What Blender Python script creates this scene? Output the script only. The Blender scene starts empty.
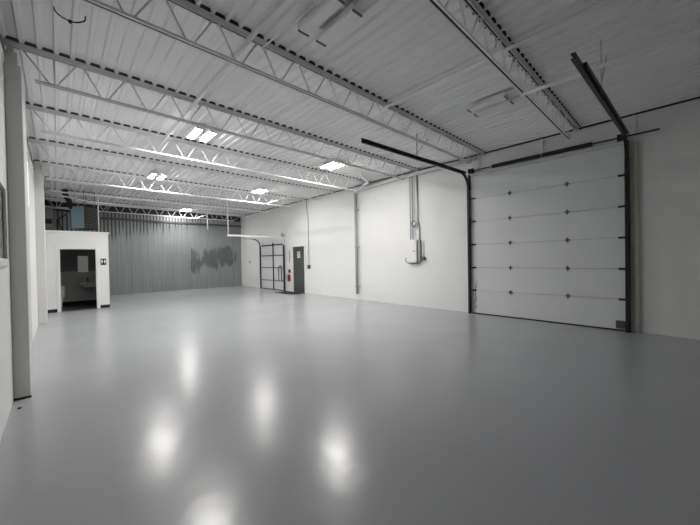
import bpy, bmesh, math, random
from mathutils import Vector, Matrix
random.seed(7)
PI = math.pi
S = bpy.context.scene
C = S.collection

# ---------------------------------------------------------------- camera
CAM_LOC = Vector((0, 0, 1.5))
YAW, PITCH, ROLL, FPX = math.radians(43.1536), math.radians(-0.674), math.radians(-1.0036), 311.7
fw = Vector((math.sin(YAW)*math.cos(PITCH), math.cos(YAW)*math.cos(PITCH), math.sin(PITCH)))
r0 = Vector((math.cos(YAW), -math.sin(YAW), 0))
u0 = r0.cross(fw)
rt = r0*math.cos(ROLL) + u0*math.sin(ROLL)
up = -r0*math.sin(ROLL) + u0*math.cos(ROLL)
cam = bpy.data.cameras.new('camera')
cam.sensor_width = 36
cam.lens = FPX/700*36
cam.clip_start = 0.02
co = bpy.data.objects.new('camera', cam)
C.objects.link(co)
co.matrix_world = Matrix(((rt.x, up.x, -fw.x, CAM_LOC.x), (rt.y, up.y, -fw.y, CAM_LOC.y), (rt.z, up.z, -fw.z, CAM_LOC.z), (0, 0, 0, 1)))
S.camera = co

# ---------------------------------------------------------------- world, exposure
LAMP = 186.0            # lens radiance of the lit ceiling lights
w = bpy.data.worlds.new('world')
S.world = w
w.use_nodes = True
w.node_tree.nodes['Background'].inputs[0].default_value = (0.86, 0.93, 1.0, 1)
w.node_tree.nodes['Background'].inputs[1].default_value = 0.6
vs = S.view_settings
vs.view_transform = 'Standard'
vs.look = 'None'
vs.gamma = 1
vs.use_curve_mapping = False
vs.exposure = 0.0

# ---------------------------------------------------------------- materials
def mat(name, col, rough=0.6, metal=0.0, var=0.0, vscale=3.0, bump=0.0, bscale=30.0, spec=0.5, rvar=0.0, stretch=(1, 1, 1)):
    m = bpy.data.materials.new(name)
    m.use_nodes = True
    nt = m.node_tree
    b = nt.nodes['Principled BSDF']
    b.inputs['Base Color'].default_value = (*col, 1)
    b.inputs['Roughness'].default_value = rough
    b.inputs['Metallic'].default_value = metal
    b.inputs['Specular IOR Level'].default_value = spec
    geo = nt.nodes.new('ShaderNodeNewGeometry')
    mp = nt.nodes.new('ShaderNodeMapping')
    mp.inputs['Scale'].default_value = stretch
    nt.links.new(geo.outputs['Position'], mp.inputs[0])
    n = nt.nodes.new('ShaderNodeTexNoise')
    n.inputs['Scale'].default_value = vscale
    n.inputs['Detail'].default_value = 5
    nt.links.new(mp.outputs[0], n.inputs['Vector'])
    mx = nt.nodes.new('ShaderNodeMix')
    mx.data_type = 'RGBA'
    mx.inputs[6].default_value = (*[max(0, c*(1-var)) for c in col], 1)
    mx.inputs[7].default_value = (*[min(1, c*(1+var)) for c in col], 1)
    nt.links.new(n.outputs['Fac'], mx.inputs[0])
    nt.links.new(mx.outputs[2], b.inputs['Base Color'])
    if rvar:
        mr = nt.nodes.new('ShaderNodeMapRange')
        mr.inputs[3].default_value = rough-rvar
        mr.inputs[4].default_value = rough+rvar
        nt.links.new(n.outputs['Fac'], mr.inputs[0])
        nt.links.new(mr.outputs[0], b.inputs['Roughness'])
    if bump:
        n2 = nt.nodes.new('ShaderNodeTexNoise')
        n2.inputs['Scale'].default_value = bscale
        n2.inputs['Detail'].default_value = 4
        nt.links.new(mp.outputs[0], n2.inputs['Vector'])
        bp = nt.nodes.new('ShaderNodeBump')
        bp.inputs['Strength'].default_value = bump
        bp.inputs['Distance'].default_value = 0.01
        nt.links.new(n2.outputs['Fac'], bp.inputs['Height'])
        nt.links.new(bp.outputs[0], b.inputs['Normal'])
    return m

def emit(name, col, strength):
    m = bpy.data.materials.new(name)
    m.use_nodes = True
    b = m.node_tree.nodes['Principled BSDF']
    b.inputs['Base Color'].default_value = (.8, .8, .8, 1)
    b.inputs['Emission Color'].default_value = (*col, 1)
    b.inputs['Emission Strength'].default_value = strength
    return m

def block_wall(name, col, axes=('Y', 'Z')):
    """painted concrete block: a block pattern as shallow relief"""
    m = mat(name, col, 0.55, 0, 0.035, 1.2, 0.0)
    nt = m.node_tree
    b = nt.nodes['Principled BSDF']
    geo = nt.nodes.new('ShaderNodeNewGeometry')
    sp = nt.nodes.new('ShaderNodeSeparateXYZ')
    cb = nt.nodes.new('ShaderNodeCombineXYZ')
    nt.links.new(geo.outputs['Position'], sp.inputs[0])
    nt.links.new(sp.outputs[axes[0]], cb.inputs[0])
    nt.links.new(sp.outputs[axes[1]], cb.inputs[1])
    br = nt.nodes.new('ShaderNodeTexBrick')
    br.inputs['Scale'].default_value = 1.0
    br.inputs['Brick Width'].default_value = 0.4
    br.inputs['Row Height'].default_value = 0.2
    br.inputs['Mortar Size'].default_value = 0.006
    br.inputs['Mortar Smooth'].default_value = 0.6
    nt.links.new(cb.outputs[0], br.inputs['Vector'])
    n = nt.nodes.new('ShaderNodeTexNoise')
    n.inputs['Scale'].default_value = 60
    n.inputs['Detail'].default_value = 3
    nt.links.new(geo.outputs['Position'], n.inputs['Vector'])
    ad = nt.nodes.new('ShaderNodeMath')
    ad.operation = 'MULTIPLY_ADD'
    ad.inputs[1].default_value = -0.6
    nt.links.new(br.outputs['Fac'], ad.inputs[0])
    ml = nt.nodes.new('ShaderNodeMath')
    ml.operation = 'MULTIPLY'
    ml.inputs[1].default_value = 0.5
    nt.links.new(n.outputs['Fac'], ml.inputs[0])
    nt.links.new(ml.outputs[0], ad.inputs[2])
    bp = nt.nodes.new('ShaderNodeBump')
    bp.inputs['Strength'].default_value = 0.35
    bp.inputs['Distance'].default_value = 0.004
    nt.links.new(ad.outputs[0], bp.inputs['Height'])
    nt.links.new(bp.outputs[0], b.inputs['Normal'])
    return m

M = {}
M['wall'] = block_wall('white_painted_block', (0.855, 0.86, 0.85))
M['wall_x'] = block_wall('white_painted_block_cross', (0.82, 0.82, 0.81), ('X', 'Z'))
M['pilaster'] = mat('painted_pilaster', (0.72, 0.72, 0.70), 0.6, 0, 0.05, 2, 0.15, 40)
M['front'] = mat('white_front_wall', (0.88, 0.88, 0.87), 0.7, 0, 0.05, 1)
M['deck'] = mat('white_painted_deck', (0.91, 0.91, 0.91), 0.5, 0, 0.05, 1.5, 0.06, 8)
M['bare'] = mat('dark_steel_and_gap_shade', (0.035, 0.037, 0.038), 0.6, 0.2, 0.1, 4)  # also colours the chord gap strips that stand for shade
M['steel'] = mat('white_painted_steel', (0.88, 0.88, 0.88), 0.45, 0, 0.04, 4)
M['white'] = mat('white_enamel', (0.88, 0.88, 0.88), 0.35, 0, 0.02, 3)
M['trim'] = mat('white_trim', (0.85, 0.85, 0.84), 0.4, 0, 0.02, 5)
M['panel'] = mat('white_door_panel', (0.76, 0.78, 0.79), 0.42, 0, 0.03, 2, 0.05, 60)
M['seam'] = mat('panel_seam', (0.30, 0.31, 0.31), 0.7)
M['black'] = mat('black_steel', (0.018, 0.019, 0.02), 0.45, 0.3, 0.15, 8)
M['rubber'] = mat('black_rubber', (0.012, 0.012, 0.012), 0.7)
M['hinge'] = mat('dark_galvanised', (0.11, 0.115, 0.12), 0.45, 0.5, 0.2, 20)
M['zinc'] = mat('zinc', (0.42, 0.44, 0.45), 0.4, 0.7, 0.15, 10)
M['pipe'] = mat('grey_painted_pipe', (0.40, 0.41, 0.40), 0.45, 0, 0.05, 4)
M['greydoor'] = mat('grey_door_paint', (0.075, 0.08, 0.078), 0.5, 0, 0.06, 3)
M['red'] = mat('red_enamel', (0.26, 0.015, 0.025), 0.3, 0, 0.05, 4)
M['paper'] = mat('paper', (0.78, 0.78, 0.76), 0.8, 0, 0.02, 6)
M['ink'] = mat('grey_print', (0.12, 0.12, 0.13), 0.7)
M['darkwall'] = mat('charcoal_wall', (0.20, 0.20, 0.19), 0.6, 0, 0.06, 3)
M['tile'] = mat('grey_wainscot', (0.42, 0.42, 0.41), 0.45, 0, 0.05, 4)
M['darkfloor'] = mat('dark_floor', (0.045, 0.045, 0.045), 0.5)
M['porcelain'] = mat('porcelain', (0.7, 0.7, 0.69), 0.2)
M['mirror'] = mat('mirror_glass', (0.85, 0.88, 0.88), 0.06, 1.0)
M['blue'] = mat('blue_gloss_sheet', (0.36, 0.50, 0.60), 0.14, 0.55, 0.15, 3, 0.2, 5)
M['louver'] = mat('dark_louver', (0.11, 0.105, 0.09), 0.5, 0.2, 0.1, 6)
M['duct'] = mat('dark_duct', (0.03, 0.03, 0.03), 0.55, 0.3, 0.1, 6)
M['cabinet'] = mat('grey_cabinet', (0.22, 0.22, 0.215), 0.5, 0.2, 0.1, 4)
M['cream'] = mat('cream_jamb', (0.50, 0.49, 0.43), 0.55, 0, 0.05, 6)
M['brown'] = mat('brown_grey_pane', (0.34, 0.31, 0.30), 0.2, 0, 0.08, 3)
M['scuff'] = mat('grey_scuff', (0.16, 0.16, 0.16), 0.7, 0, 0.3, 20)
M['bluecable'] = mat('blue_cable', (0.05, 0.12, 0.35), 0.4)
M['lens_on'] = emit('lit_lens', (1.0, 0.975, 0.94), LAMP)
M['lens_off'] = mat('unlit_lens', (0.86, 0.86, 0.86), 0.4)

# glossy grey epoxy floor
m = mat('grey_epoxy', (0.412, 0.422, 0.441), 0.245, 0, 0.04, 0.8, 0.0, rvar=0.05, spec=0.42)
nt = m.node_tree
geo = nt.nodes.new('ShaderNodeNewGeometry')
n1 = nt.nodes.new('ShaderNodeTexNoise'); n1.inputs['Scale'].default_value = 2.2; n1.inputs['Detail'].default_value = 3
n2 = nt.nodes.new('ShaderNodeTexNoise'); n2.inputs['Scale'].default_value = 16; n2.inputs['Detail'].default_value = 3
nt.links.new(geo.outputs['Position'], n1.inputs['Vector']); nt.links.new(geo.outputs['Position'], n2.inputs['Vector'])
b1 = nt.nodes.new('ShaderNodeBump'); b1.inputs['Strength'].default_value = 0.5; b1.inputs['Distance'].default_value = 0.011
b2 = nt.nodes.new('ShaderNodeBump'); b2.inputs['Strength'].default_value = 0.3; b2.inputs['Distance'].default_value = 0.002
nt.links.new(n1.outputs['Fac'], b1.inputs['Height']); nt.links.new(n2.outputs['Fac'], b2.inputs['Height'])
nt.links.new(b1.outputs[0], b2.inputs['Normal'])
nt.links.new(b2.outputs[0], nt.nodes['Principled BSDF'].inputs['Normal'])
M['floor'] = m

# galvanised siding with streaks and two dark cloudy stains
m = mat('galvanised_siding', (0.27, 0.29, 0.29), 0.42, 0.35, 0.0)
nt = m.node_tree
b = nt.nodes['Principled BSDF']
def N(t, **k):
    n = nt.nodes.new(t)
    for a, v in k.items():
        setattr(n, a, v)
    return n
def math_node(op, a, bb=None, c=None, clamp=False):
    n = N('ShaderNodeMath', operation=op)
    n.use_clamp = clamp
    for i, v in enumerate((a, bb, c)):
        if v is None: continue
        if isinstance(v, (int, float)): n.inputs[i].default_value = v
        else: nt.links.new(v, n.inputs[i])
    return n.outputs[0]
geo = N('ShaderNodeNewGeometry')
sp = N('ShaderNodeSeparateXYZ'); nt.links.new(geo.outputs['Position'], sp.inputs[0])
mp = N('ShaderNodeMapping'); mp.inputs['Scale'].default_value = (9, 1, 0.35)
nt.links.new(geo.outputs['Position'], mp.inputs[0])
st = N('ShaderNodeTexNoise'); st.inputs['Scale'].default_value = 1.0; st.inputs['Detail'].default_value = 4
nt.links.new(mp.outputs[0], st.inputs['Vector'])
edge = N('ShaderNodeTexNoise'); edge.inputs['Scale'].default_value = 2.6; edge.inputs['Detail'].default_value = 5; edge.inputs['Roughness'].default_value = 0.65
mp2 = N('ShaderNodeMapping'); mp2.inputs['Scale'].default_value = (1.3, 1, 0.8)
nt.links.new(geo.outputs['Position'], mp2.inputs[0]); nt.links.new(mp2.outputs[0], edge.inputs['Vector'])
def blob(cx, cz, rx, rz):
    dx = math_node('DIVIDE', math_node('SUBTRACT', sp.outputs['X'], cx), rx)
    dz = math_node('DIVIDE', math_node('SUBTRACT', sp.outputs['Z'], cz), rz)
    d2 = math_node('ADD', math_node('MULTIPLY', dx, dx), math_node('MULTIPLY', dz, dz))
    v = math_node('SUBTRACT', math_node('ADD', 1.0, math_node('MULTIPLY', math_node('SUBTRACT', math_node('ADD', math_node('MULTIPLY', edge.outputs['Fac'], 0.5), math_node('MULTIPLY', st.outputs['Fac'], 0.5)), 0.5), 4.6)), d2)
    return math_node('MULTIPLY', v, 2.2, clamp=True)
bl = None
for q in ((5.45, 1.5, 0.33, 0.72), (6.35, 1.62, 0.55, 0.62), (7.05, 1.78, 0.75, 0.62)):
    o = blob(*q)
    bl = o if bl is None else math_node('MAXIMUM', bl, o)
stain = math_node('MULTIPLY', bl, math_node('ADD', 0.38, math_node('MULTIPLY', edge.outputs['Fac'], 0.5)))
c1 = N('ShaderNodeMix', data_type='RGBA')
c1.inputs[6].default_value = (0.23, 0.25, 0.252, 1); c1.inputs[7].default_value = (0.41, 0.435, 0.43, 1)
nt.links.new(st.outputs['Fac'], c1.inputs[0])
# dark bare rib lines in the upper, unsprayed zone
fx = math_node('PINGPONG', math_node('DIVIDE', math_node('ADD', sp.outputs['X'], 0.485-0.11), 0.14), 0.5)
line = math_node('MULTIPLY', math_node('SUBTRACT', 0.235, fx), 10.0, clamp=True)
low = math_node('ADD', 1.75, math_node('ADD', math_node('MULTIPLY', st.outputs['Fac'], 1.5), math_node('MULTIPLY', math_node('MAXIMUM', math_node('SUBTRACT', sp.outputs['X'], 2.0), 0.0), 0.26)))
zm = math_node('MULTIPLY', math_node('SUBTRACT', sp.outputs['Z'], low), 2.5, clamp=True)
ribm = math_node('MULTIPLY', math_node('MULTIPLY', line, zm), 0.95)
c0 = N('ShaderNodeMix', data_type='RGBA')
c0.inputs[7].default_value = (0.06, 0.063, 0.065, 1)
nt.links.new(ribm, c0.inputs[0]); nt.links.new(c1.outputs[2], c0.inputs[6])
c2 = N('ShaderNodeMix', data_type='RGBA')
c2.inputs[7].default_value = (0.075, 0.08, 0.085, 1)
nt.links.new(stain, c2.inputs[0]); nt.links.new(c0.outputs[2], c2.inputs[6])
nt.links.new(c2.outputs[2], b.inputs['Base Color'])
M['siding'] = m

# ---------------------------------------------------------------- mesh helpers
def BM(): return bmesh.new()

def box(bm, x0, x1, y0, y1, z0, z1, bev=0.0, rot=None, about=None):
    v = [bm.verts.new((x, y, z)) for x in (x0, x1) for y in (y0, y1) for z in (z0, z1)]
    fs = []
    for q in ((0, 1, 3, 2), (4, 6, 7, 5), (0, 4, 5, 1), (2, 3, 7, 6), (0, 2, 6, 4), (1, 5, 7, 3)):
        fs.append(bm.faces.new([v[i] for i in q]))
    if bev:
        es = list({e for f in fs for e in f.edges})
        r = bmesh.ops.bevel(bm, geom=es, offset=bev, segments=2, affect='EDGES', profile=0.5)
        v = list({vv for f in r['faces'] for vv in f.verts} | {vv for vv in v if vv.is_valid})
    if rot is not None:
        bmesh.ops.rotate(bm, verts=v, cent=about, matrix=rot)
    return v

def tube(bm, pts, r, seg=8, cap=True):
    pts = [Vector(p) for p in pts]
    rings = []
    prev = None
    for i, p in enumerate(pts):
        if i == 0: t = (pts[1]-p)
        elif i == len(pts)-1: t = (p-pts[i-1])
        else: t = (pts[i+1]-p).normalized() + (p-pts[i-1]).normalized()
        t.normalize()
        if prev is None:
            a = Vector((0, 0, 1)) if abs(t.z) < 0.9 else Vector((1, 0, 0))
            n = t.cross(a).normalized()
        else:
            n = (prev - t*prev.dot(t)).normalized()
        prev = n
        bb = t.cross(n)
        rr = r[i] if isinstance(r, (list, tuple)) else r
        rings.append([bm.verts.new(p + (n*math.cos(2*PI*k/seg) + bb*math.sin(2*PI*k/seg))*rr) for k in range(seg)])
    for a, c in zip(rings, rings[1:]):
        for k in range(seg):
            f = bm.faces.new((a[k], a[(k+1) % seg], c[(k+1) % seg], c[k]))
            f.smooth = True
    if cap:
        bm.faces.new(rings[0][::-1]); bm.faces.new(rings[-1])

def sweep(bm, pts, prof, side):
    """sweep a closed 2-D profile (a along `side`, b across) along a path lying in the plane normal to side"""
    pts = [Vector(p) for p in pts]
    side = Vector(side)
    rings = []
    for i, p in enumerate(pts):
        if i == 0: t = (pts[1]-p)
        elif i == len(pts)-1: t = (p-pts[i-1])
        else: t = (pts[i+1]-p).normalized() + (p-pts[i-1]).normalized()
        t.normalize()
        n = t.cross(side).normalized()
        rings.append([bm.verts.new(p + side*a + n*b_) for a, b_ in prof])
    k = len(prof)
    for a, c in zip(rings, rings[1:]):
        for j in range(k):
            bm.faces.new((a[j], a[(j+1) % k], c[(j+1) % k], c[j]))
    bm.faces.new(rings[0][::-1]); bm.faces.new(rings[-1])

def rect(wd, h): return [(-wd/2, -h/2), (wd/2, -h/2), (wd/2, h/2), (-wd/2, h/2)]
def channel(wd, h, t=0.004): # open on +a side
    return [(-wd/2, -h/2), (wd/2, -h/2), (wd/2, -h/2+t), (-wd/2+t, -h/2+t), (-wd/2+t, h/2-t), (wd/2, h/2-t), (wd/2, h/2), (-wd/2, h/2)]

def link(name, bm, material, base=(0, 0, 0), parent=None, mats=None):
    base = Vector(base)
    bmesh.ops.recalc_face_normals(bm, faces=bm.faces[:])
    bmesh.ops.translate(bm, verts=bm.verts[:], vec=-base)
    me = bpy.data.meshes.new(name)
    bm.to_mesh(me); bm.free()
    for mm in (mats or [material]): me.materials.append(mm)
    o = bpy.data.objects.new(name, me)
    C.objects.link(o)
    if parent is not None: o.parent = parent
    else: o.location = base
    return o

def tag(o, label, cat, group=None, kind=None):
    o['label'] = label; o['category'] = cat
    if group: o['group'] = group
    if kind: o['kind'] = kind
    return o

class Thing:
    def __init__(self, name, label, cat, base, group=None, kind=None):
        self.base = Vector(base)
        self.o = bpy.data.objects.new(name, None)
        self.o.empty_display_size = 0.1
        C.objects.link(self.o)
        self.o.location = self.base
        tag(self.o, label, cat, group, kind)
    def part(self, name, bm, material, parent=None, label=None):
        o = link(name, bm, material, self.base, parent or self.o)
        if label: o['label'] = label
        return o

def solo(name, bm, material, base, label, cat, group=None, kind=None):
    return tag(link(name, bm, material, base), label, cat, group, kind)

def copy_tree(o, parent=None):
    c = o.copy(); C.objects.link(c)
    if parent is not None: c.parent = parent
    for ch in list(o.children): copy_tree(ch, c)
    return c

def struct(name, bm, material, label, cat, mats=None):
    o = link(name, bm, material, (0, 0, 0), None, mats)
    return tag(o, label, cat, None, 'structure')

# ---------------------------------------------------------------- dimensions
XL, XR, YF, YB, H = -0.385, 8.055, -4.6, 18.13, 4.165
JY = [1.5 + 1.99*i for i in range(9)]

# ================================================================ SETTING
bm = BM(); box(bm, XL-0.3, XR+0.3, YF-0.3, YB+0.3, -0.15, 0)
struct('floor', bm, M['floor'], 'glossy grey epoxy floor across the whole bay', 'floor')

# left wall with the small window openings
bm = BM()
WT = 3.95
W1 = (3.75, 4.62, 1.56, 2.25)     # y0 y1 z0 z1 near window
W2 = (7.75, 8.72, 2.62, 3.50)     # bright high window
box(bm, XL-0.2, XL, YF, W1[0], 0, WT)
box(bm, XL-0.2, XL, W1[0], W1[1], 0, W1[2]); box(bm, XL-0.2, XL, W1[0], W1[1], W1[3], WT)
box(bm, XL-0.2, XL, W1[1], W2[0], 0, WT)
box(bm, XL-0.2, XL, W2[0], W2[1], 0, W2[2]); box(bm, XL-0.2, XL, W2[0], W2[1], W2[3], WT)
box(bm, XL-0.2, XL, W2[1], YB+0.2, 0, WT)
struct('wall_left', bm, M['wall'], 'white painted block wall running along the left side', 'wall')
bm = BM(); box(bm, XL-0.95, XL-0.75, YF-0.2, YB+0.2, WT-0.1, 4.4); box(bm, XL-0.95, XL, YF, YB+0.2, WT-0.12, WT-0.02)
struct('wall_left_eave', bm, M['pilaster'], 'upper wall set back in the eave above the left wall', 'wall')
bm = BM(); box(bm, XR, XR+0.2, YF, YB+0.2, 0, 4.4)
struct('wall_right', bm, M['wall'], 'long white painted block wall on the right holding the doors', 'wall')
bm = BM(); box(bm, XL-0.95, XR+0.2, YF-0.2, YF, 0, 4.4)
struct('wall_front', bm, M['front'], 'plain wall behind the viewer', 'wall')

# back wall of ribbed galvanised siding
bm = BM()
prof = []
x = XL-0.1
while x < XR+0.1:
    prof += [(x, 0), (x+0.08, 0), (x+0.095, 0.0035), (x+0.125, 0.0035)]
    x += 0.14
vs_ = [(bm.verts.new((px, YB+d, 0)), bm.verts.new((px, YB+d, 3.83))) for px, d in prof]
for a, c in zip(vs_, vs_[1:]): bm.faces.new((a[0], c[0], c[1], a[1]))
box(bm, XL-0.2, XR+0.2, YB+0.05, YB+0.2, 0, 3.83)
struct('wall_back', bm, M['siding'], 'back wall of ribbed galvanised metal siding with dark stains', 'wall')
bm = BM(); box(bm, XL-0.95, XR+0.2, YB+0.01, YB+0.2, 3.83, 4.4)  # back wall coloured darker above the siding
struct('trim_1', bm, M['bare'], 'dark band along the top of the metal back wall', 'trim')
bm = BM(); box(bm, 1.3, XR, YB-0.07, YB-0.002, 3.50, 3.60)
struct('trim_2', bm, M['hinge'], 'dark grey horizontal girt across the metal back wall', 'trim')

# ribbed roof deck, ribs running front to back; bare strips over the joists
bm = BM()
xs = []
x = XL-0.05-6*0.1535
P_ = 0.1535
while x < XR+0.1:
    xs += [(x, H), (x+0.038, H), (x+0.052, H+0.034), (x+0.1395, H+0.034)]
    x += P_
ys = [YF-0.1]
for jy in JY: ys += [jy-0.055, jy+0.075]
ys += [YB+0.15]
grid = [[bm.verts.new((px, yy, pz)) for px, pz in xs] for yy in ys]
for i in range(len(ys)-1):
    for j in range(len(xs)-1):
        f = bm.faces.new((grid[i][j], grid[i][j+1], grid[i+1][j+1], grid[i+1][j]))
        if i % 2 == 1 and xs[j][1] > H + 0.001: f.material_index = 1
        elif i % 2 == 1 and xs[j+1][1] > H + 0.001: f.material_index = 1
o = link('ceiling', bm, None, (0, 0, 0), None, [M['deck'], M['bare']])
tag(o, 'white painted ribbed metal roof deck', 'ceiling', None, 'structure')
bm = BM(); box(bm, XL-0.95, XR+0.2, YF-0.2, YB+0.2, 4.4, 4.45)
struct('ceiling_slab', bm, M['front'], 'roof board above the metal deck', 'ceiling')

# dark joint line where deck meets the right wall
bm = BM(); box(bm, XR-0.02, XR, YF, YB, 4.135, 4.164)
struct('trim_3', bm, M['bare'], 'dark joint strip where the right wall meets the roof deck', 'trim')

# pilasters on the left wall
for (nm, y0, y1, x1, lab) in (('pilaster', 5.05, 5.62, -0.252, 'painted block pilaster on the left wall, nearest the camera'),
                              ('pilaster', 10.95, 11.5, -0.222, 'painted block pilaster on the left wall, next to the restroom')):
    bm = BM()
    box(bm, XL, x1, y0, y1, 0, 3.72, 0.008)
    box(bm, XL, x1-0.035, y0+0.1, y1-0.02, 3.72, 3.90)
    box(bm, XL, x1-0.08, y0+0.36, y1-0.09, 3.90, 4.104)
    o = link('wall_pilaster', bm, M['pilaster'], (XL, y0, 0))
    tag(o, lab, 'pilaster', 'pilasters on the left wall', 'structure')
bm = BM(); box(bm, XL, -0.246, 5.035, 5.05, 0, 0.018)
struct('trim_4', bm, M['rubber'], 'black gap line at the foot of the near pilaster', 'trim')

# window_1 (near left): white frame, brown pane, sill
def window(name, wdw, pane_mat, label, depth=0.10, proud=0.014):
    y0, y1, z0, z1 = wdw
    t = Thing(name, label, 'window', (XL, (y0+y1)/2, z0), None, 'structure')
    bm = BM()
    f = 0.045
    for (a, b_, c, d) in ((y0-f, y0, z0-f, z1+f), (y1, y1+f, z0-f, z1+f), (y0, y1, z0-f, z0), (y0, y1, z1, z1+f)):
        box(bm, XL-0.01, XL+proud, a, b_, c, d, 0.003)
    t.part('window_frame', bm, M['trim'])
    bm = BM(); box(bm, XL-depth, XL-depth+0.006, y0, y1, z0, z1)
    t.part('pane', bm, pane_mat)
    bm = BM(); box(bm, XL-0.01, XL+proud+0.006, y0-0.05, y1+0.05, z0-f-0.03, z0-f, 0.003)
    t.part('window_sill', bm, M['trim'])
glass = emit('daylit_frosted_pane', (0.88, 0.94, 1.0), 1.7)
window('window_1', W1, M['brown'], 'white framed brown window on the near left wall', 0.012, 0.022)
window('window_2', W2, glass, 'narrow bright window high on the left wall past the pilaster', 0.008, 0.004)

# ================================================================ RESTROOM
RY, RX1, RZ = 13.3, 1.262, 2.48
DX0, DX1, DZ = 0.04, 0.935, 1.975
RB = 15.3
bm = BM()
box(bm, XL, DX0, RY, RY+0.1, 0, RZ)
box(bm, DX1, RX1, RY, RY+0.1, 0, RZ)
box(bm, DX0, DX1, RY, RY+0.1, DZ, RZ)
box(bm, RX1-0.1, RX1, RY+0.1, RB, 0, RZ)
box(bm, XL, RX1-0.1, RB-0.1, RB, 0, RZ)
struct('wall_restroom', bm, M['wall_x'], 'white walls of the small restroom in the back left corner', 'wall')
bm = BM(); box(bm, XL, RX1+0.03, RY-0.03, RB, RZ, RZ+0.06, 0.004)
struct('ceiling_restroom', bm, M['trim'], 'white cap over the small restroom', 'ceiling')
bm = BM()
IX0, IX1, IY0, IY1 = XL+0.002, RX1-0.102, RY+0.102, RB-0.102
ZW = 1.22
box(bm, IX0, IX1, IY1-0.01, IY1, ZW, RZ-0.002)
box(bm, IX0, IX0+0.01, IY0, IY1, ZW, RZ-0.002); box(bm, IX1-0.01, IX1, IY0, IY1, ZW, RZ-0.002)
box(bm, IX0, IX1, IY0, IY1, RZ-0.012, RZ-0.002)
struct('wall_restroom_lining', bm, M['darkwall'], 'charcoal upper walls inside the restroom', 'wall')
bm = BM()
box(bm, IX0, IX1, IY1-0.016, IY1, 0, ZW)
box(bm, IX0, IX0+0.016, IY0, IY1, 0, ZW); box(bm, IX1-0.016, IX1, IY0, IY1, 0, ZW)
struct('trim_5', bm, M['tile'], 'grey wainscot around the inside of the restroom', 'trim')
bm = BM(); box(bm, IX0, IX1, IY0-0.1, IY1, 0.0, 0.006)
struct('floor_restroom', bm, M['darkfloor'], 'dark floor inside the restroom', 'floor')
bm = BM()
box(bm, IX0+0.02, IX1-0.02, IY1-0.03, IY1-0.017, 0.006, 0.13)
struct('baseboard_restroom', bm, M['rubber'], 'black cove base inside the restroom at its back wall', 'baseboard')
bm = BM()
f = 0.075
box(bm, DX0-f, DX0, RY-0.018, RY, 0, DZ+f, 0.003); box(bm, DX1, DX1+f, RY-0.018, RY, 0, DZ+f, 0.003)
box(bm, DX0, DX1, RY-0.018, RY, DZ, DZ+f, 0.003)
box(bm, DX0, DX0+0.015, RY, RY+0.1, 0, DZ); box(bm, DX1-0.015, DX1, RY, RY+0.1, 0, DZ); box(bm, DX0, DX1, RY, RY+0.1, DZ-0.015, DZ)
struct('door_4', bm, M['trim'], 'white door frame of the open restroom doorway', 'door frame')
bm = BM(); box(bm, XL, DX0-f, RY-0.012, RY, 0, 0.10, 0.003)
struct('baseboard_left', bm, M['rubber'], 'black base strip left of the restroom doorway', 'baseboard')
bm = BM(); box(bm, DX1+f, RX1, RY-0.012, RY, 0, 0.10, 0.003)
struct('baseboard_right', bm, M['rubber'], 'black base strip right of the restroom doorway', 'baseboard')

# restroom sign: black plate, two white figures
t = Thing('restroom_sign', 'small black restroom sign with white figures on the white wall', 'sign', (1.12, RY, 1.44))
bm = BM(); box(bm, 1.045, 1.195, RY-0.008, RY, 1.44, 1.65, 0.002)
t.part('sign_plate', bm, M['rubber'])
for cx, skirt in ((1.083, False), (1.157, True)):
    bm = BM()
    y0, y1 = RY-0.0105, RY-0.008
    bmesh.ops.create_cone(bm, cap_ends=True, segments=12, radius1=0.011, radius2=0.011, depth=0.0025, matrix=Matrix.Translation((cx, RY-0.00925, 1.612)) @ Matrix.Rotation(PI/2, 4, 'X'))
    if skirt:
        v = [(cx-0.014, 1.595), (cx+0.014, 1.595), (cx+0.03, 1.54), (cx-0.03, 1.54)]
    else:
        v = [(cx-0.024, 1.595), (cx+0.024, 1.595), (cx+0.022, 1.54), (cx-0.022, 1.54)]
    fr = [bm.verts.new((a, y0, b_)) for a, b_ in v]; bk = [bm.verts.new((a, y1, b_)) for a, b_ in v]
    bm.faces.new(fr); bm.faces.new(bk[::-1])
    for i in range(4): bm.faces.new((fr[i], bk[i], bk[(i+1) % 4], fr[(i+1) % 4]))
    box(bm, cx-0.014, cx-0.003, y0, y1, 1.49, 1.54); box(bm, cx+0.003, cx+0.014, y0, y1, 1.49, 1.54)
    t.part('pictogram', bm, M['white'])

# mirror, sink, toilet, dispenser
t = Thing('wall_mirror', 'pale mirror on the dark restroom wall', 'mirror', (0.68, IY1-0.01, 1.2))
bm = BM(); box(bm, 0.53, 0.83, IY1-0.022, IY1-0.012, 1.18, 1.78, 0.003); t.part('mirror_glass', bm, M['mirror'])
bm = BM(); box(bm, 0.522, 0.54, IY1-0.03, IY1-0.017, 1.17, 1.79); box(bm, 0.82, 0.838, IY1-0.03, IY1-0.017, 1.17, 1.79)
t.part('mirror_frame', bm, M['zinc'])
t = Thing('wall_sink', 'grey wash basin under the restroom mirror', 'sink', (0.83, IY1-0.25, 0.7))
bm = BM(); box(bm, 0.52, 1.12, IY1-0.45, IY1-0.017, 0.74, 0.82, 0.02)
for (a, b_, c, d) in ((0.62, 1.02, IY1-0.38, IY1-0.14),): box(bm, a, b_, c, d, 0.62, 0.745, 0.03)
t.part('basin', bm, M['tile'])
bm = BM(); tube(bm, [(0.8, IY1-0.09, 0.82), (0.8, IY1-0.09, 0.93), (0.8, IY1-0.12, 0.97), (0.8, IY1-0.18, 0.96), (0.8, IY1-0.2, 0.93)], 0.014, 8)
t.part('faucet', bm, M['black'])
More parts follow.
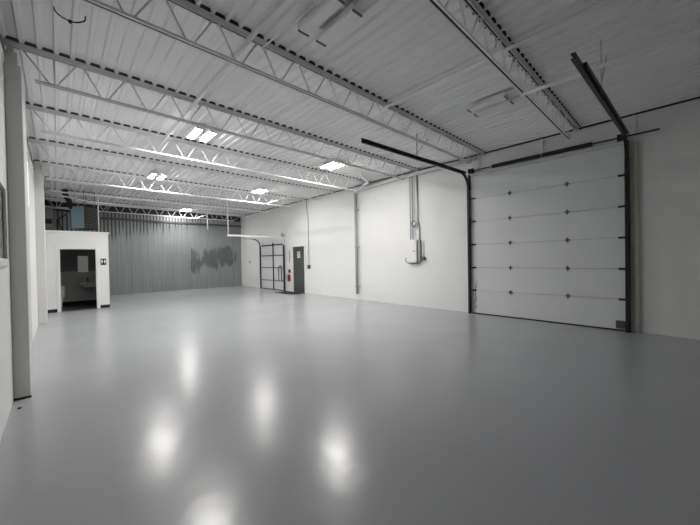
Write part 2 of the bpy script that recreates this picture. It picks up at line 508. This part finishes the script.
bm = BM(); tube(bm, [(0.82, IY1-0.25, 0.63), (0.82, IY1-0.25, 0.4), (0.82, IY1-0.1, 0.38), (0.82, IY1-0.02, 0.38)], 0.02, 8)
t.part('drain_pipe', bm, M['zinc'])
t = Thing('toilet', 'pale toilet just inside the left of the restroom doorway', 'toilet', (0.0, 14.6, 0.006))
bm = BM()
seg = 20
def ell(cx, cy, rx, ry, z): return [bm.verts.new((cx+rx*math.cos(2*PI*k/seg), cy+ry*math.sin(2*PI*k/seg), z)) for k in range(seg)]
rings = [ell(-0.02, 14.6, 0.12, 0.15, 0.006), ell(-0.02, 14.6, 0.11, 0.14, 0.12), ell(-0.02, 14.55, 0.15, 0.2, 0.28), ell(-0.02, 14.53, 0.18, 0.24, 0.38), ell(-0.02, 14.53, 0.18, 0.24, 0.40)]
for a, c in zip(rings, rings[1:]):
    for k in range(seg):
        ff = bm.faces.new((a[k], a[(k+1) % seg], c[(k+1) % seg], c[k])); ff.smooth = True
bm.faces.new(rings[0][::-1]); bm.faces.new(rings[-1])
t.part('bowl', bm, M['porcelain'])
bm = BM(); box(bm, -0.21, 0.17, 14.76, 14.94, 0.36, 0.74, 0.02); t.part('tank', bm, M['porcelain'])
bm = BM(); rr = [ell(-0.02, 14.53, 0.185, 0.245, 0.40), ell(-0.02, 14.53, 0.185, 0.245, 0.425)]
for k in range(seg): bm.faces.new((rr[0][k], rr[0][(k+1) % seg], rr[1][(k+1) % seg], rr[1][k]))
bm.faces.new(rr[0][::-1]); bm.faces.new(rr[1]); t.part('seat', bm, M['tile'])

# ================================================================ ROOF JOISTS
ordn = ['nearest the camera, over the big overhead door', 'second from the camera, meeting the wall at the door\'s left track',
        'third from the camera, meeting the wall above the white electrical box', 'fourth from the camera, just in front of the grey downspout',
        'fifth from the camera, between the near and middle lit lights', 'sixth from the camera, just past the middle lit lights',
        'seventh from the camera, above the front of the restroom', 'eighth from the camera, in front of the farthest lit light',
        'last one, against the metal back wall']
def make_joist(y):
    t = Thing('roof_joist', 'white open-web roof joist '+ordn[0], 'roof joist', (XL, y, 4.1), 'open-web joists under the roof deck')
    for nm, x0, x1, zf, zl0, zl1, fl in (('top_chord', XL-0.75, XR-0.03, 4.155, 4.105, 4.155, 0.042), ('bottom_chord', -0.16, 7.32, 3.752, 3.760, 3.788, 0.034)):
        bm = BM()
        for q in (-1, 1):
            ya, yb = sorted((y+q*0.012, y+q*fl)); box(bm, x0, x1, ya, yb, zf, zf+0.008)
            ya, yb = sorted((y+q*0.012, y+q*0.019)); box(bm, x0, x1, ya, yb, zl0, zl1)
        ch = t.part(nm, bm, M['steel'])
        bm = BM(); box(bm, x0+0.01, x1-0.01, y-0.0115, y+0.0115, zl0+0.006 if nm == 'top_chord' else zf+0.004, zl1-0.004)
        t.part('gap_shade', bm, M['bare'], ch)  # dark strip standing for the shade between the two chord angles
    lo, hi, pit = 3.77, 4.13, 0.5225
    nodes = [(0.005+pit*k) for k in range(14)]
    segs = [((-0.27, hi), (nodes[0]-0.02, lo)), ((0.02, hi), (0.02, lo))]
    for k, nx in enumerate(nodes):
        segs.append(((nx+0.03, lo), (nx+pit/2-0.02, hi)))
        segs.append(((nx+pit/2+0.03, hi), (nx+pit-0.03, lo)))
    segs.append(((7.30, lo), (7.85, hi)))
    for (a, b_) in segs:
        bm = BM(); tube(bm, [(a[0], y, a[1]), (b_[0], y, b_[1])], 0.0105, 6)
        t.part('web_bar', bm, M['steel'])
    bm = BM(); box(bm, XR-0.13, XR-0.001, y-0.05, y+0.05, 4.094, 4.104)
    t.part('bearing_seat', bm, M['steel'])
    return t.o
j0 = make_joist(JY[0])
for i in range(1, 9):
    c = copy_tree(j0)
    c.location.y = JY[i]
    c['label'] = 'white open-web roof joist ' + ordn[i]

# ================================================================ CEILING LIGHTS
LZ = 4.07
def make_light(x, y, on, label):
    t = Thing('ceiling_light', label, 'ceiling light', (x, y, LZ), 'ceiling lights' if on else 'unlit ceiling lights')
    for s in (-1, 1):
        bm = BM(); box(bm, x+s*0.125-0.075, x+s*0.125+0.075, y-0.315, y+0.315, LZ+0.0, LZ+0.06, 0.006)
        t.part('housing', bm, M['white'])
        bm = BM(); box(bm, x+s*0.125-0.06, x+s*0.125+0.06, y-0.295, y+0.295, LZ-0.006, LZ+0.002)
        t.part('lens', bm, M['lens_on'] if on else M['lens_off'])
        for e in (-1, 1):
            bm = BM(); box(bm, x+s*0.125-0.07, x+s*0.125+0.07, y+e*0.306-0.01, y+e*0.306+0.01, LZ-0.014, LZ+0.002, 0.002)
            t.part('end_cap', bm, M['hinge'])
    for e in (-1, 1):
        bm = BM(); box(bm, x-0.19, x+0.19, y+e*0.2-0.015, y+e*0.2+0.015, LZ+0.06, LZ+0.072)
        tube(bm, [(x, y+e*0.2, LZ+0.07), (x, y+e*0.2, H+0.01)], 0.006, 6)
        t.part('hanger', bm, M['steel'])
    return t.o
lo_ = make_light(2.19, 6.69, True, 'lit ceiling light, nearest on the left row')
for x, y, lab in ((5.59, 6.60, 'lit ceiling light, nearest on the right row'), (2.235, 10.81, 'lit ceiling light, middle of the left row'),
                  (5.54, 10.73, 'lit ceiling light, middle of the right row'), (4.72, 16.9, 'farthest lit ceiling light, close to the metal back wall')):
    c = copy_tree(lo_); c.location = (x, y, LZ); c['label'] = lab
lf = make_light(2.21, 2.62, False, 'unlit ceiling light at the top of the picture left of centre')
c = copy_tree(lf); c.location = (5.47, 2.25, LZ); c['label'] = 'unlit ceiling light above the big overhead door'

# ================================================================ PIPES UNDER THE DECK
def pipe_thing(name, label, cat, pts, r, material, seg=10, group=None):
    bm = BM(); tube(bm, pts, r, seg)
    return solo(name, bm, material, pts[0], label, cat, group)
pipe_thing('ceiling_pipe', 'white pipe running front to back through the left half of the joists', 'pipe', [(1.6, YF+0.02, 3.95), (1.6, 17.9, 3.95)], 0.027, M['steel'])
pipe_thing('bridging_bar', 'thin white bridging bar under the deck left of the big overhead door', 'bridging bar', [(4.14, -1.5, 4.08), (4.14, 3.53, 4.08)], 0.025, M['steel'], 8, 'bridging bars under the deck')
pipe_thing('bridging_bar', 'white bridging bar from the nearest joist toward the camera, beside the right-hand black track', 'bridging bar', [(4.74, -1.5, 3.73), (4.74, 1.52, 3.73)], 0.023, M['steel'], 8, 'bridging bars under the deck')
pipe_thing('bridging_bar', 'short white bridging bar between the first joists, beside the long white pipe', 'bridging bar', [(1.87, 3.5, 4.085), (2.05, 1.5, 4.085)], 0.010, M['steel'], 8, 'bridging bars under the deck')
pipe_thing('bridging_bar', 'short bright bridging bar near the middle right lit light', 'bridging bar', [(6.03, 9.46, 3.735), (6.03, 11.45, 3.735)], 0.018, M['steel'], 8, 'bridging bars under the deck')
bm = BM()
tube(bm, [(0.025, 4.45, H+0.02), (0.03, 4.46, 4.14), (0.055, 4.485, 4.13), (0.09, 4.508, 4.125), (0.152, 4.525, 4.12), (0.19, 4.51, 4.122), (0.225, 4.485, 4.125), (0.26, 4.445, 4.13), (0.272, 4.43, 4.14), (0.275, 4.428, H+0.02)], 0.007, 8)
t = Thing('hanging_cable', 'short black cable looping down from the deck at upper left', 'cable', (0.15, 4.5, H+0.015))
t.part('cable', bm, M['rubber'])
bm = BM(); box(bm, 0.138, 0.166, 4.51, 4.54, 4.105, 4.135, 0.005); t.part('clamp', bm, M['rubber'])

# roof drain: wall run, elbow up to the deck, downspout with couplings
t = Thing('roof_drain_pipe', 'grey-white roof drain pipe with a downspout on the right wall', 'drain pipe', (7.95, 8.15, 0))
bm = BM()
tube(bm, [(7.95, 3.65, 4.055), (7.95, 5.5, 4.045), (7.95, 7.6, 4.01), (7.95, 8.04, 4.0), (7.95, 8.12, 3.97), (7.955, 8.15, 3.9)], 0.052, 12)
t.part('horizontal_run', bm, M['steel'])
bm = BM(); tube(bm, [(7.965, 8.15, 3.92), (7.975, 8.15, 0.22)], 0.05, 12); t.part('downspout', bm, M['pipe'])
bm = BM()
tube(bm, [(6.85, 6.75, H+0.015), (6.85, 6.75, 4.11), (6.9, 6.78, 4.07), (7.0, 6.83, 4.05), (7.35, 6.99, 4.045), (7.5, 7.08, 4.04), (7.60, 7.2, 4.03), (7.70, 7.45, 4.02), (7.93, 7.72, 4.01)], 0.05, 12)
t.part('elbow', bm, M['steel'])
for z in (3.28, 1.93, 0.5):
    bm = BM(); tube(bm, [(7.97, 8.15, z-0.02), (7.97, 8.15, z+0.02)], 0.06, 12)
    box(bm, 7.96, XR, 8.05, 8.25, z-0.012, z+0.012)
    t.part('coupling', bm, M['pipe'])

# ================================================================ BIG OVERHEAD DOOR
DY0, DY1 = 0.735, 3.815
ZS = [0.025, 0.617, 1.213, 1.82, 2.42, 3.02, 3.62]
t = Thing('door_1', 'big white sectional overhead door on the right wall', 'overhead door', (XR, (DY0+DY1)/2, 0), None, 'structure')
def hinge_bm(y, z, edge=False):
    bm = BM()
    box(bm, 7.992, 8.0, y-0.016, y+0.016, z-0.055, z+0.055, 0.002)
    box(bm, 7.988, 8.0, y-0.042, y+0.042, z-0.012, z+0.018, 0.003)
    tube(bm, [(7.986, y-0.048, z), (7.986, y+0.048, z)], 0.010, 8)
    return bm
for k in range(6):
    bm = BM(); box(bm, 8.0, 8.045, DY0, DY1, ZS[k]+0.0025, ZS[k+1]-0.0025, 0.004)
    sec = t.part('door_section', bm, M['panel'])
    if k < 5:
        z = ZS[k+1]
        for y in (2.85, 1.69): t.part('hinge', hinge_bm(y, z), M['hinge'], sec)
        for y, s in ((DY0+0.07, -1), (DY1-0.07, 1)):
            bm = BM(); box(bm, 7.975, 8.0, y-0.05, y+0.05, z-0.02, z+0.02, 0.004)
            tube(bm, [(7.97, y, z), (7.97, y+s*0.1, z)], 0.012, 8)
            t.part('roller_hinge', bm, M['black'], sec)
bm = BM(); box(bm, 8.045, 8.053, DY0, DY1, 0.03, 3.62); t.part('door_backing', bm, M['seam'])
bm = BM(); box(bm, 7.995, 8.05, DY0, DY1, 0.0, 0.028, 0.004); t.part('bottom_seal', bm, M['rubber'])
bm = BM(); box(bm, 7.992, 8.0, 0.775, 0.835, 2.37, 2.45, 0.001); t.part('sticker', bm, M['white'])
bm = BM(); box(bm, 7.97, 8.0, 0.75, 0.90, 0.05, 0.2, 0.006); t.part('bottom_bracket', bm, M['hinge'])
bm = BM()
for i in range(16):
    zz = random.uniform(0.04, 0.7); yy = random.uniform(3.68, 3.78); h_ = random.uniform(0.03, 0.2)
    box(bm, 7.9985, 8.0, yy, yy+random.uniform(0.006, 0.02), zz, zz+h_)
t.part('scuff_mark', bm, M['scuff'])

def door_track(label, y, s, z_wall, z_end, x_end, top, hanger_x):
    """vertical track, curve and horizontal run; s = side the channel opens to"""
    t = Thing('door_track', label, 'door track', (7.93, y, 0), 'tracks of the big overhead door')
    xv = 7.935
    R_ = 0.38
    zc = z_wall-R_
    bm = BM(); sweep(bm, [(xv, y, 0.0), (xv, y, zc)], channel(0.055, 0.06), (0, s, 0))
    box(bm, xv+0.03, XR, y-s*0.035-0.004, y-s*0.035+0.004, 0, zc)
    t.part('vertical_track', bm, M['black'])
    bm = BM()
    pts = [(xv, y, zc-0.002)]
    for k in range(1, 10):
        a = PI/2*k/9
        pts.append((xv-R_*(1-math.cos(a)), y, zc+R_*math.sin(a)))
    sweep(bm, pts, channel(0.05, 0.05), (0, s, 0))
    t.part('curved_track', bm, M['black'])
    bm = BM()
    a, b_ = Vector((xv-R_+0.01, y, z_wall)), Vector((x_end, y, z_end))
    sweep(bm, [a, b_], channel(0.042, 0.055), (0, s, 0))
    t.part('horizontal_track', bm, M['black'])
    bm = BM()
    d = Vector((0, 0, 0.045))
    sweep(bm, [Vector((7.86, y-s*0.03, z_wall+0.055)), b_+d+Vector((0.35 if s > 0 else 0.01, -s*0.03, 0))], [(-0.02, -0.02), (0.02, -0.02), (0.02, -0.013), (-0.013, -0.013), (-0.013, 0.025), (-0.02, 0.025)], (0, 1, 0))
    t.part('track_angle', bm, M['black'])
    bm = BM(); box(bm, 7.975, XR-0.001, y-s*0.01-0.02, y-s*0.01+0.02, zc, top); t.part('wall_angle', bm, M['black'])
    bm = BM()
    zt = z_wall + (z_end-z_wall)*(7.5-hanger_x)/(7.5-x_end)
    box(bm, hanger_x-0.015, hanger_x+0.015, y-s*0.04-0.003, y-s*0.04+0.003, zt-0.03, H+0.002)
    t.part('hanger_strap', bm, M['zinc'])
    bm = BM(); tube(bm, [(hanger_x, y-s*0.04, zt+0.12), (hanger_x+0.45, y-s*0.04, 4.18)], 0.007, 6)
    t.part('hanger_brace', bm, M['zinc'])
door_track('black track on the left side of the big overhead door, reaching over the floor', 3.855, -1, 3.655, 3.57, 3.96, 3.66, 5.68)
door_track('black track on the right side of the big overhead door, pointing toward the camera', 0.722, 1, 3.70, 3.44, 3.70, 3.66, 4.98)
bm = BM(); box(bm, 7.99, XR-0.001, 0.56, 0.625, 0, 3.62, 0.003)
struct('trim_6', bm, M['cream'], 'cream jamb strip right of the big overhead door', 'trim')
bm = BM(); box(bm, 7.98, XR-0.001, DY0, DY1, 3.625, 3.68, 0.004)
struct('trim_7', bm, M['panel'], 'white header strip over the big overhead door', 'trim')

# torsion spring shaft
t = Thing('torsion_spring_assembly', 'black spring shaft mounted above the big overhead door', 'door spring', (7.93, 2.2, 3.73))
SZ = 3.735
bm = BM(); tube(bm, [(7.93, 0.27, SZ), (7.93, 3.84, SZ)], 0.014, 10); t.part('shaft', bm, M['black'])
for y0, y1 in ((1.24, 2.14), (2.17, 3.23)):
    bm = BM()
    n_ = 70
    pts = []; rs = []
    for k in range(n_*2+1):
        pts.append((7.93, y0+(y1-y0)*k/(n_*2), SZ)); rs.append(0.047 if k % 2 else 0.041)
    tube(bm, pts, rs, 12); t.part('torsion_spring', bm, M['black'])
for y in (3.775, 0.80):
    bm = BM(); tube(bm, [(7.93, y-0.05, SZ), (7.93, y-0.045, SZ), (7.93, y+0.045, SZ), (7.93, y+0.05, SZ)], [0.075, 0.065, 0.065, 0.075], 16)
    t.part('cable_drum', bm, M['black'])
for y, z1 in ((2.155, 4.13), (3.60, 4.13), (0.62, 4.13)):
    bm = BM(); box(bm, 8.02, XR-0.001, y-0.02, y+0.02, SZ-0.06, z1); box(bm, 7.92, 8.02, y-0.006, y+0.006, SZ-0.05, SZ+0.05)
    t.part('bearing_plate', bm, M['steel'])

# ================================================================ ELECTRICAL BOX
t = Thing('electrical_box', 'white electrical box with conduits on the right wall', 'electrical box', (XR, 5.67, 1.34))
bm = BM(); box(bm, 7.92, XR, 5.50, 5.86, 1.35, 2.05, 0.008); t.part('enclosure', bm, M['white'])
bm = BM(); box(bm, 7.912, 7.92, 5.525, 5.835, 1.375, 2.02, 0.003); t.part('cover', bm, M['white'])
bm = BM(); tube(bm, [(7.912, 5.585, 1.70), (7.895, 5.585, 1.70)], 0.022, 12); t.part('latch', bm, M['hinge'])
for y in (5.76, 5.665):
    bm = BM(); tube(bm, [(7.99, y, 2.045), (7.99, y, 4.0), (7.96, y, 4.12), (7.96, y, H+0.015)], 0.016, 8); t.part('conduit', bm, M['zinc'])
bm = BM(); tube(bm, [(8.02, 5.47, 1.95), (8.02, 5.45, 2.4), (8.02, 5.52, 2.7), (8.02, 5.52, H+0.015)], 0.018, 8); t.part('conduit', bm, M['zinc'])
bm = BM(); box(bm, 7.97, XR, 5.42, 5.492, 1.38, 2.05, 0.004); t.part('side_wireway', bm, M['zinc'])
bm = BM(); box(bm, 7.96, XR, 5.27, 5.40, 1.43, 1.53, 0.006); t.part('outlet_box', bm, M['hinge'])
bm = BM(); tube(bm, [(8.03, 5.32, 1.53), (8.03, 5.31, 2.0)], 0.009, 6); t.part('thin_conduit', bm, M['pipe'])
bm = BM(); tube(bm, [(7.97, 5.93, 1.5), (7.97, 5.95, 1.42), (7.97, 5.90, 1.36), (7.97, 5.84, 1.335), (7.97, 5.6, 1.33), (7.97, 5.45, 1.34)], 0.012, 6); t.part('cable', bm, M['black'])
t = Thing('cable_coil', 'small blue and white cable coil hanging on the conduits above the electrical box', 'cable coil', (7.95, 5.6, 2.5))
bm = BM(); tube(bm, [(7.95, 5.61+0.06*math.cos(2*PI*i/20), 2.53+0.085*math.sin(2*PI*i/20)) for i in range(21)], 0.022, 8); t.part('blue_loop', bm, M['bluecable'])
bm = BM(); tube(bm, [(7.93, 5.575+0.03*math.cos(2*PI*i/16), 2.535+0.05*math.sin(2*PI*i/16)) for i in range(17)], 0.02, 8); t.part('white_loop', bm, M['white'])
# ================================================================ FAR OVERHEAD DOOR
t = Thing('door_2', 'far white overhead door with dark rails beside the grey door', 'overhead door', (XR, 14.35, 0), None, 'structure')
EY0, EY1 = 13.22, 15.46
zr = [0.03, 0.47, 1.117, 1.735, 2.27]
for k in range(4):
    bm = BM(); box(bm, 8.01, 8.05, EY0, EY1, zr[k]+0.005, zr[k+1]-0.005, 0.005); t.part('door_section', bm, M['panel'])
bm = BM(); box(bm, 8.01, 8.05, EY0, EY1, 2.28, 2.52, 0.005); t.part('door_section', bm, M['panel'])
for z, h_ in ((2.27, 0.028), (1.735, 0.02), (1.117, 0.016), (0.47, 0.014)):
    bm = BM(); box(bm, 7.985, 8.01, EY0, EY1, z-h_, z+h_, 0.003); t.part('rail', bm, M['black'])
bm = BM(); box(bm, 7.98, 8.01, 14.20, 14.27, 0.03, 2.38, 0.003); t.part('centre_stile', bm, M['black'])
bm = BM(); box(bm, 7.985, 8.01, EY0, EY0+0.06, 0.03, 2.3, 0.003); t.part('end_stile', bm, M['hinge'])
bm = BM(); box(bm, 7.99, 8.05, EY0, EY1, 0.0, 0.035, 0.004); t.part('bottom_seal', bm, M['rubber'])
bm = BM(); tube(bm, [(7.98, 13.62, 0.5), (7.93, 13.62, 0.52), (7.93, 13.62, 1.08), (7.93, 13.56, 1.2), (7.93, 13.42, 1.22), (7.93, 13.35, 1.12), (7.93, 13.33, 0.52), (7.98, 13.33, 0.5)], 0.022, 8)
t.part('lift_handle', bm, M['hinge'])

def track2(label, y, z, x_end, material, R_):
    t = Thing('door_track', label, 'door track', (7.95, y, 0), 'tracks of the far overhead door')
    xv = 7.95
    bm = BM(); sweep(bm, [(xv, y, 0), (xv, y, z-R_)], rect(0.06, 0.06), (0, 1, 0)); t.part('vertical_track', bm, M['black'])
    bm = BM(); pts = [(xv, y, z-R_)]
    for k in range(1, 9):
        a = PI/2*k/8; pts.append((xv-R_*(1-math.cos(a)), y, z-R_+R_*math.sin(a)))
    sweep(bm, pts, rect(0.05, 0.05), (0, 1, 0)); t.part('curved_track', bm, M['hinge'] if material != M['trim'] else M['steel'])
    bm = BM(); sweep(bm, [(xv-R_, y, z), (x_end, y, z)], rect(0.05, 0.07) if material == M['trim'] else rect(0.035, 0.04), (0, 1, 0)); t.part('horizontal_track', bm, material)
    if material == M['trim']:
        bm = BM(); tube(bm, [(x_end+0.04, y, z), (x_end+0.04, y, H+0.002)], 0.022, 8); t.part('hanger_pole', bm, material)
    return t
track2('white track on the near side of the far overhead door, with a pole hanger', 13.13, 2.585, 5.24, M['trim'], 0.35)
track2('grey track on the far side of the far overhead door', 15.52, 2.63, 7.0, M['zinc'], 0.4)
bm = BM()
tube(bm, [(7.9+0*i, 13.16+0.09*math.cos(2*PI*i/24), 2.70+0.09*math.sin(2*PI*i/24)) for i in range(25)], 0.014, 6)
for k in range(3):
    a = 2*PI*k/3; tube(bm, [(7.9, 13.16, 2.70), (7.9, 13.16+0.09*math.cos(a), 2.70+0.09*math.sin(a))], 0.008, 6)
tube(bm, [(7.88, 13.16, 2.70), (XR, 13.16, 2.70)], 0.015, 8)
solo('chain_wheel', bm, M['zinc'], (7.9, 13.16, 2.7), 'small grey chain wheel at the top corner of the far overhead door', 'wheel')

# ================================================================ GREY MAN DOOR
t = Thing('door_3', 'dark grey steel door with a paper notice', 'door', (XR, 11.97, 0), None, 'structure')
bm = BM(); box(bm, 8.015, XR-0.002, 11.52, 12.42, 0.02, 2.10, 0.004); t.part('door_leaf', bm, M['greydoor'])
bm = BM()
for a, b_, c, d in ((11.44, 11.52, 0, 2.18), (12.42, 12.50, 0, 2.18), (11.52, 12.42, 2.10, 2.18)): box(bm, 8.0, XR-0.001, a, b_, c, d, 0.004)
t.part('door_frame', bm, M['trim'])
bm = BM(); tube(bm, [(8.015, 12.34, 1.0), (7.965, 12.34, 1.0)], 0.022, 10); box(bm, 7.955, 7.968, 12.22, 12.36, 0.985, 1.015, 0.004)
t.part('door_handle', bm, M['zinc'])
t = Thing('paper_notice', 'white paper notice taped to the grey door', 'notice', (8.014, 11.95, 1.6))
bm = BM(); box(bm, 8.012, 8.0148, 11.84, 12.07, 1.58, 1.87); t.part('sheet', bm, M['paper'])
bm = BM()
box(bm, 8.0115, 8.0122, 11.89, 12.02, 1.76, 1.83)
for z in (1.72, 1.68, 1.64): box(bm, 8.0115, 8.0122, 11.88, 12.03, z, z+0.015)
t.part('print', bm, M['pipe'])
bm = BM(); box(bm, 7.3, XR-0.06, 11.5, 12.95, 0.0005, 0.012, 0.004)
solo('door_mat', bm, M['rubber'], (7.8, 12.2, 0), 'black mat on the floor in front of the grey door', 'mat')

# fire extinguisher with its red sign above
t = Thing('fire_extinguisher', 'red fire extinguisher hung beside the grey door', 'fire extinguisher', (XR, 12.78, 0.5))
bm = BM()
tube(bm, [(7.98, 12.78, 0.48), (7.98, 12.78, 0.49), (7.98, 12.78, 0.72), (7.98, 12.78, 0.76), (7.98, 12.78, 0.78)], [0.05, 0.06, 0.06, 0.04, 0.02], 16)
t.part('cylinder', bm, M['red'])
bm = BM(); tube(bm, [(7.98, 12.78, 0.775), (7.98, 12.78, 0.80)], 0.018, 8); box(bm, 7.92, 8.0, 12.768, 12.792, 0.80, 0.812); box(bm, 7.91, 8.0, 12.768, 12.792, 0.822, 0.832)
t.part('valve', bm, M['black'])
bm = BM(); tube(bm, [(7.96, 12.79, 0.795), (7.92, 12.84, 0.79), (7.91, 12.855, 0.70), (7.92, 12.85, 0.58)], 0.010, 6); t.part('hose', bm, M['black'])
bm = BM(); box(bm, 8.035, XR, 12.75, 12.81, 0.5, 0.8); t.part('bracket', bm, M['black'])
t = Thing('red_alarm_box', 'small red box on the wall above the fire extinguisher', 'alarm box', (XR, 12.78, 0.9))
bm = BM(); box(bm, 8.0, XR, 12.71, 12.85, 0.89, 1.05, 0.008); t.part('box', bm, M['red'])
bm = BM(); box(bm, 7.99, 8.0, 12.74, 12.82, 0.91, 0.96, 0.003); t.part('pull_bar', bm, M['black'])
bm = BM(); box(bm, 8.03, XR, 12.74, 12.80, 1.36, 1.95, 0.004)
solo('vertical_raceway', bm, M['pipe'], (XR, 12.77, 1.36), 'thin grey vertical strip on the wall above the red box', 'raceway')

# light switch with conduit right of the grey door
t = Thing('switch_box', 'dark switch box with a thin conduit right of the grey door', 'switch', (XR, 11.2, 1.1))
bm = BM(); box(bm, 8.0, XR, 11.12, 11.28, 1.1, 1.26, 0.006); t.part('box', bm, M['hinge'])
bm = BM(); box(bm, 7.988, 8.0, 11.18, 11.22, 1.15, 1.21, 0.003); t.part('toggle', bm, M['black'])
bm = BM(); tube(bm, [(8.03, 11.2, 1.26), (8.03, 11.2, 3.3), (8.03, 11.28, 3.7), (8.03, 11.3, H+0.015)], 0.014, 8); t.part('conduit', bm, M['pipe'])
bm = BM(); box(bm, 8.02, XR, 16.93, 17.04, 1.35, 1.5, 0.006)
solo('wall_outlet', bm, M['pipe'], (XR, 17, 1.35), 'small grey outlet on the right wall near the back corner', 'outlet')

# ================================================================ OVER THE RESTROOM
hx, hy = 0.78, 15.15
rot = Matrix.Rotation(math.radians(36), 3, 'Z')
t = Thing('unit_heater', 'suspended unit heater with a blue side and dark louvers above the restroom', 'heater', (hx, hy, 2.75))
def rb(bm, *a): return box(bm, *a, rot=rot, about=(hx, hy, 0))
bm = BM(); rb(bm, hx-0.26, hx+0.26, hy-0.28, hy+0.28, 2.76, 3.60); t.part('housing', bm, M['duct'])
bm = BM(); rb(bm, hx-0.275, hx-0.26, hy-0.28, hy+0.28, 2.78, 3.58); t.part('side_panel', bm, M['blue'], label='glossy blue side panel')
bm = BM()
for k in range(9):
    z = 2.82+0.085*k
    rb(bm, hx-0.25, hx+0.25, hy-0.31, hy-0.28, z, z+0.03)
t.part('louver', bm, M['louver'])
for sx, sy in ((-0.2, -0.2), (0.2, -0.2), (-0.2, 0.2), (0.2, 0.2)):
    bm = BM()
    p = rot @ Vector((sx, sy, 0)); tube(bm, [(hx+p.x, hy+p.y, 3.59), (hx+p.x, hy+p.y, H+0.003)], 0.008, 6)
    t.part('hanger_rod', bm, M['black'])
bm = BM(); tube(bm, [(0.42, hy+0.1, 3.5), (0.36, hy+0.1, 3.75), (0.25, hy+0.1, 4.0), (0.24, hy+0.1, H+0.015)], 0.085, 14)
t.part('flue', bm, M['duct'], label='black flue rising to the deck')

t = Thing('drop_riser', 'thin white pipe dropping right of the unit heater to the restroom roof', 'pipe', (1.095, 14.2, 2.541))
bm = BM(); tube(bm, [(1.095, 14.2, 2.541), (1.09, 14.2, 3.6), (1.09, 14.2, H+0.015)], 0.018, 8); t.part('riser', bm, M['steel'])
pipe_thing('branch_pipe', 'thin white pipe slanting down from the left wall in front of the unit heater', 'pipe', [(XL+0.001, 13.95, 3.83), (0.80, 14.05, 3.64), (1.98, 14.12, 3.64)], 0.02, M['steel'])

bm = BM(); box(bm, XL+0.001, XL+0.3, 17.2, 17.9, 2.9, 3.75, 0.01)
t = Thing('electrical_cabinet', 'grey cabinet on the wall behind the unit heater', 'cabinet', (XL, 17.5, 2.9))
t.part('cabinet_body', bm, M['cabinet'])
bm = BM(); box(bm, XL+0.05, XL+0.25, 17.18, 17.2, 3.1, 3.3); box(bm, XL+0.3, XL+0.31, 17.3, 17.8, 3.0, 3.6, 0.003); t.part('cabinet_door', bm, M['duct'])
for (pts, r, lab) in (([(-0.05, 17.6, H+0.015), (-0.05, 17.6, 3.75), (0.30, 17.6, 3.72), (0.42, 17.6, 3.70)], 0.045, 'dark bent duct behind the unit heater, upper one'),
                      ([(0.02, 17.5, 0.0), (0.02, 17.5, 3.3), (0.3, 17.5, 3.55)], 0.03, 'dark bent pipe behind the unit heater, left one'),
                      ([(0.28, 17.3, 0.0), (0.2, 17.3, 2.6), (0.05, 17.3, 3.35)], 0.022, 'dark slanting pipe rising behind the restroom roof')):
    pipe_thing('duct_pipe', lab, 'pipe', pts, r, M['duct'])
bm = BM(); box(bm, XL, 0.55, 17.85, 17.92, 3.80, 3.9)
solo('angle_bar', bm, M['steel'], (0, 17.85, 3.8), 'pale horizontal bar above the cabinet behind the unit heater', 'bar')

# drop pipe near the far lit light
t = Thing('drop_pipe', 'short white drop pipe hanging in front of the metal back wall', 'pipe', (5.85, 17.3, 3.2))
bm = BM(); tube(bm, [(5.38, 17.3, 3.79), (5.86, 17.3, 3.99), (5.87, 17.3, 3.2)], 0.03, 8); t.part('drop', bm, M['trim'])
bm = BM(); box(bm, 5.37, 5.42, 17.28, 17.4, 3.79, 3.83); t.part('clamp', bm, M['steel'])
bm = BM(); tube(bm, [(5.87, 17.3, 3.2), (5.87, 17.3, 3.14)], [0.016, 0.006], 8); t.part('nozzle', bm, M['zinc'])

# bits on the floor by the near pilaster
bm = BM(); bmesh.ops.create_icosphere(bm, subdivisions=1, radius=0.016, matrix=Matrix.Translation((-0.32, 4.72, 0.01)) @ Matrix.Diagonal((1.3, 1, 0.6, 1)))
solo('debris_chip', bm, M['rubber'], (-0.32, 4.72, 0), 'tiny dark chip on the floor at the foot of the near pilaster', 'debris')
